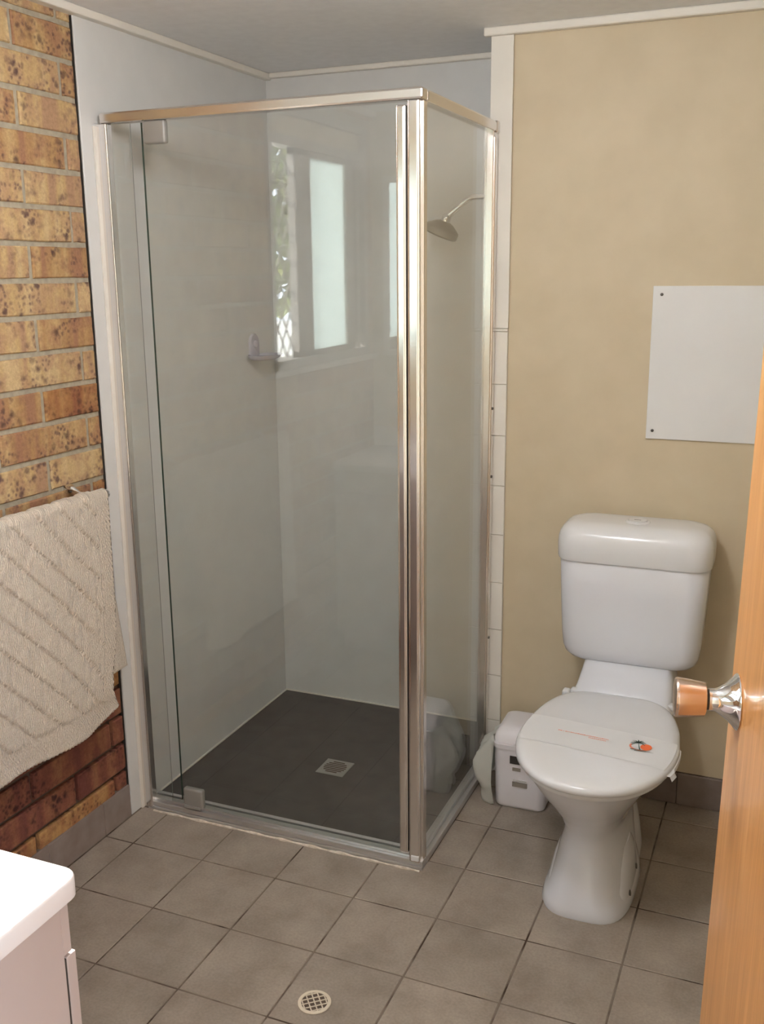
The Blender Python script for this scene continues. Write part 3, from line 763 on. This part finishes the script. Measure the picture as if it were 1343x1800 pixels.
# palm emblem: orange sun, red ring, dark palm and water lines
ex, ey = .103, -.541
em = B(); n_ = 24
def disc(bb, cx_, cy_, a, b, mi, z): bb.add([(cx_ + a*math.cos(2*PI*k/n_), cy_ + b*math.sin(2*PI*k/n_), z) for k in range(n_)], [tuple(range(n_))], mi)
def arc(bb, cx_, cy_, a, b, t0, t1, w_, mi, z):
    vs = []; fs = []; k_ = 20
    for k in range(k_+1):
        t_ = t0 + (t1-t0)*k/k_; vs += [(cx_+(a)*math.cos(t_), cy_+(b)*math.sin(t_), z), (cx_+(a-w_)*math.cos(t_), cy_+(b-w_)*math.sin(t_), z)]
    for k in range(k_): fs.append((2*k, 2*k+1, 2*k+3, 2*k+2))
    bb.add(vs, fs, mi)
disc(em, ex+.014, ey-.001, .0135, .016, 0, .4360)
arc(em, ex, ey-.002, .025, .021, PI*.85, PI*1.75, .0045, 1, .4359)
def strip(bb, pts, w_, mi, z):
    vs = []; fs = []
    for k, (x_, y_) in enumerate(pts):
        a_ = Vector(pts[min(k+1, len(pts)-1)]) - Vector(pts[max(k-1, 0)]); n2_ = Vector((-a_.y, a_.x)).normalized()*w_*(1-.75*k/(len(pts)-1))
        vs += [(x_+n2_.x, y_+n2_.y, z), (x_-n2_.x, y_-n2_.y, z)]
    for k in range(len(pts)-1): fs.append((2*k, 2*k+1, 2*k+3, 2*k+2))
    bb.add(vs, fs, mi)
strip(em, [(ex+.002, ey-.020), (ex-.001, ey-.008), (ex-.004, ey+.004), (ex-.006, ey+.016)], .0018, 2, .4363)
for a_ in (15, 55, 100, 145, 185, 215, -25):
    r_ = math.radians(a_); L = .018
    strip(em, [(ex-.006, ey+.016), (ex-.006+L*.5*math.cos(r_), ey+.016+L*.5*math.sin(r_)+.003), (ex-.006+L*math.cos(r_), ey+.016+L*math.sin(r_)-.003)], .0026, 2, .4364)
for k, (dy_, x0_, x1_) in enumerate(((-.021, -.020, .026), (-.026, -.010, .034))): strip(em, [(ex+x0_, ey+dy_), (ex+(x0_+x1_)/2, ey+dy_+.001), (ex+x1_, ey+dy_)], .0016, 2, .4364)
em.build('palm_emblem', [M['orange_ink'], M['red_ink'], M['green_ink']], pb)

# ---------------------------------------------------------------- bin and liner
bn = empty('waste_bin', (1.038, .468, 0), math.radians(1)); tag(bn, 'small white plastic bin with sloping lid between shower and toilet', 'bin')
bb2 = B()
prof = [(0, .068, .010), (.004, .072, .004), (.012, .0745, 0), (.10, .0765, 0), (.188, .079, 0), (.190, .083, -.003), (.203, .083, -.003), (.204, .080, 0)]
bb2.loft([rrect(-hw, hw, -hw*1.02, hw*1.08, z, .022, 6) for z, hw, _ in prof]); bb2.build('body', M['binp'], bn, True, angle=50)
ld = B()
prof = [(.2045, .080), (.212, .081), (.226, .078), (.238, .072), (.244, .062), (.2455, .050)]
ld.loft([rrect(-hw, hw, -hw*1.0+(z-.204)*.35, hw*1.08, z + 0.0, .024, 6) for z, hw in prof]); lo = ld.build('lid', M['binp'], bn, True, angle=50)
B().box((-.016, -.088, .2062), (.020, -.0795, .2135), bev=.002).build('lid_tab', M['binp'], lo)
for x0_, x1_, y_, z0_, z1_, k_, nm in ((-.028, .010, -.0819, .146, .170, 'label_d', 'printed_badge'), (-.020, .004, -.0810, .124, .134, 'label_g', 'printed_line'), (-.020, .024, -.0803, .074, .088, 'label_g', 'printed_line'), (-.018, .022, -.0805, .092, .0955, 'label_l', 'printed_line')):
    B().box((x0_, y_-.0004, z0_), (x1_, y_+.003, z1_)).build(nm, M[k_], bn)
# liner bag hanging out to the left
ln = B(); rows = []; nr, nc_ = 20, 40
for i in range(nr):
    f_ = i/(nr-1); row = []
    for j in range(nc_):
        g_ = j/(nc_-1)
        y = .372 + .17*g_
        drop = (.17 + .03*math.cos(g_*PI*1.2) + .018*math.sin(g_*19)) * f_
        bulge = (.060*math.sin(min(1, f_*1.15)*PI*.80) + .012*noise.noise(Vector((f_*5, g_*9, 1))) + .006*noise.noise(Vector((f_*13, g_*19, 4))))*(0.80+.2*math.cos((g_-.3)*3))
        wr_ = min(1, g_/.22); wr_ = wr_*wr_*(3-2*wr_); we_ = min(1, (1-g_)/.2)
        x = .9570 + .010*(1-wr_) - bulge*(.08+.92*wr_)*(.4+.6*we_) - .004*math.sin(g_*23+f_*4)*f_
        z = .212 - drop + .008*math.sin(g_*31)*f_ + .010*noise.noise(Vector((g_*14, 0, 2)))*f_
        y += .008*math.sin(f_*7+g_*9)*f_
        row.append((x, y, z))
    rows.append(row)
ln.loft(rows, closed=False, cap0=False, cap1=False); lo_ = ln.build('bin_liner', M['liner'], None, True)
sm = lo_.modifiers.new('thick', 'SOLIDIFY'); sm.thickness = .0006
tag(lo_, 'crumpled translucent white bag spilling over the left side of the bin', 'bag')

# ---------------------------------------------------------------- white wall board
wb_ = empty('wall_board', (1.49, D, 1.288)); tag(wb_, 'blank white board screwed to the cream wall above the toilet', 'board')
B().box((-.172, -.007, -.205), (.172, -.0005, .205), bev=.0008, seg=1).build('panel', M['board'], wb_)
for x_, z_ in ((-.149, .183), (-.155, -.182), (.150, .183), (.150, -.182)):
    B().lathe([(.0042, 0), (.0042, .0015), (.002, .0025)], (x_, -.007, z_), (0, -1, 0), 14).build('screw', M['screw'], wb_, True)
B().lathe([(.0025, 0), (.002, .001)], (1.5177, D, .776), (0, -1, 0), 10)

# ---------------------------------------------------------------- floor drain
fd = empty('floor_drain', (.8395, -.548, .0)); tag(fd, 'round ivory floor drain with a lattice grate in the foreground tiles', 'drain')
B().lathe([(.0355, .0), (.0365, .0015), (.0355, .003), (.029, .003), (.0285, .0012)], (0,0,0), (0,0,1), 48).build('drain_ring', M['drainw'], fd, True)
B().lathe([(.029, .0008), (.029, .0014)], (0,0,0), (0,0,1), 40).build('drain_hole', M['drain_hole'], fd)
gr = B()
for ang in (35, 125):
    for k in range(-2, 3):
        r_ = math.radians(ang+5); dv = Vector((math.cos(r_), math.sin(r_), 0)); nv_ = Vector((-dv.y, dv.x, 0)); off_ = k*.0125
        hl = math.sqrt(max(0, .0287**2-off_**2)); w_ = .0013
        a_ = nv_*off_ - dv*hl; b_ = nv_*off_ + dv*hl
        lo2 = [a_-nv_*w_, b_-nv_*w_, b_+nv_*w_, a_+nv_*w_]
        gr.loft([[(p_.x, p_.y, .0014) for p_ in lo2], [(p_.x, p_.y, .0027) for p_ in lo2]])
gr.build('grate', M['drainw'], fd)

# ---------------------------------------------------------------- fill globe added to brighten the upper room (out of view)
cli = empty('added_fill_globe', (1.05, -.90, CZ)); tag(cli, 'unseen opal globe added on the ceiling as fill light', 'fill light')
B().lathe([(.075, 0), (.075, -.018), (.060, -.028), (.001, -.028)], (0,0,0), (0,0,1), 32).build('fill_globe_base', M['trimw'], cli, True)
B().lathe([(.055, -.028)] + [(.095*math.sin(a_), -.115 + .095*math.cos(a_)) for a_ in [.62 + k*(PI-.62)/14 for k in range(15)]], (0,0,0), (0,0,1), 32).build('fill_globe', M['fill_globe'], cli, True)

# ---------------------------------------------------------------- wooden door, open
TH = math.radians(12)
dvec = Vector((math.sin(TH), -math.cos(TH), 0)); nvec = Vector((-math.cos(TH), -math.sin(TH), 0)); EP = Vector((1.637, -.946, 0))
door = struct(empty('door_1', EP), 'orange varnished wooden door standing open at the right edge')
door.rotation_euler = (0, math.radians(.85), 0)       # hangs a touch out of plumb
def dpt(a, n, z): q = dvec*a + nvec*n; return (q.x, q.y, z)
def dbox(a0, a1, n0, n1, z0, z1, name, mt, bev=.0015, parent=None):
    b = B().box((a0, n0, z0), (a1, n1, z1), bev=bev, seg=2)
    b.v = [dpt(*v) for v in b.v]; return b.build(name, mt, parent or door)
dbox(0, .80, -.036, 0, .012, 2.035, 'door_leaf', M['wood'])
kz, ka = 1.026, .052
ko = Vector(dpt(ka, 0, kz))
kn = B().lathe([(.0335, 0), (.0345, .0015), (.0335, .003), (.029, .0065), (.0235, .012), (.0185, .019), (.0150, .024), (.0138, .027), (.0138, .0335), (.0138, .0345)], ko, nvec, 48).build('door_rose', M['chrome'], door, True)
B().lathe([(.0125, .0343), (.0125, .0382)], ko, nvec, 32).build('neck_ring', M['rubber_shade'], door, True)
B().lathe([(.0125, .0380), (.0195, .0382), (.0208, .0392), (.0235, .060), (.0246, .0705), (.0244, .0725), (.0235, .074), (.015, .075), (.001, .0752)], ko, nvec, 48).build('door_knob', M['knob'], door, True)
for hz in (.25, 1.80):
    b = B().tube([dpt(.806, .006, hz-.045), dpt(.806, .006, hz+.045)], .006, 12); b.build('door_hinge', M['chrome'], door, True)
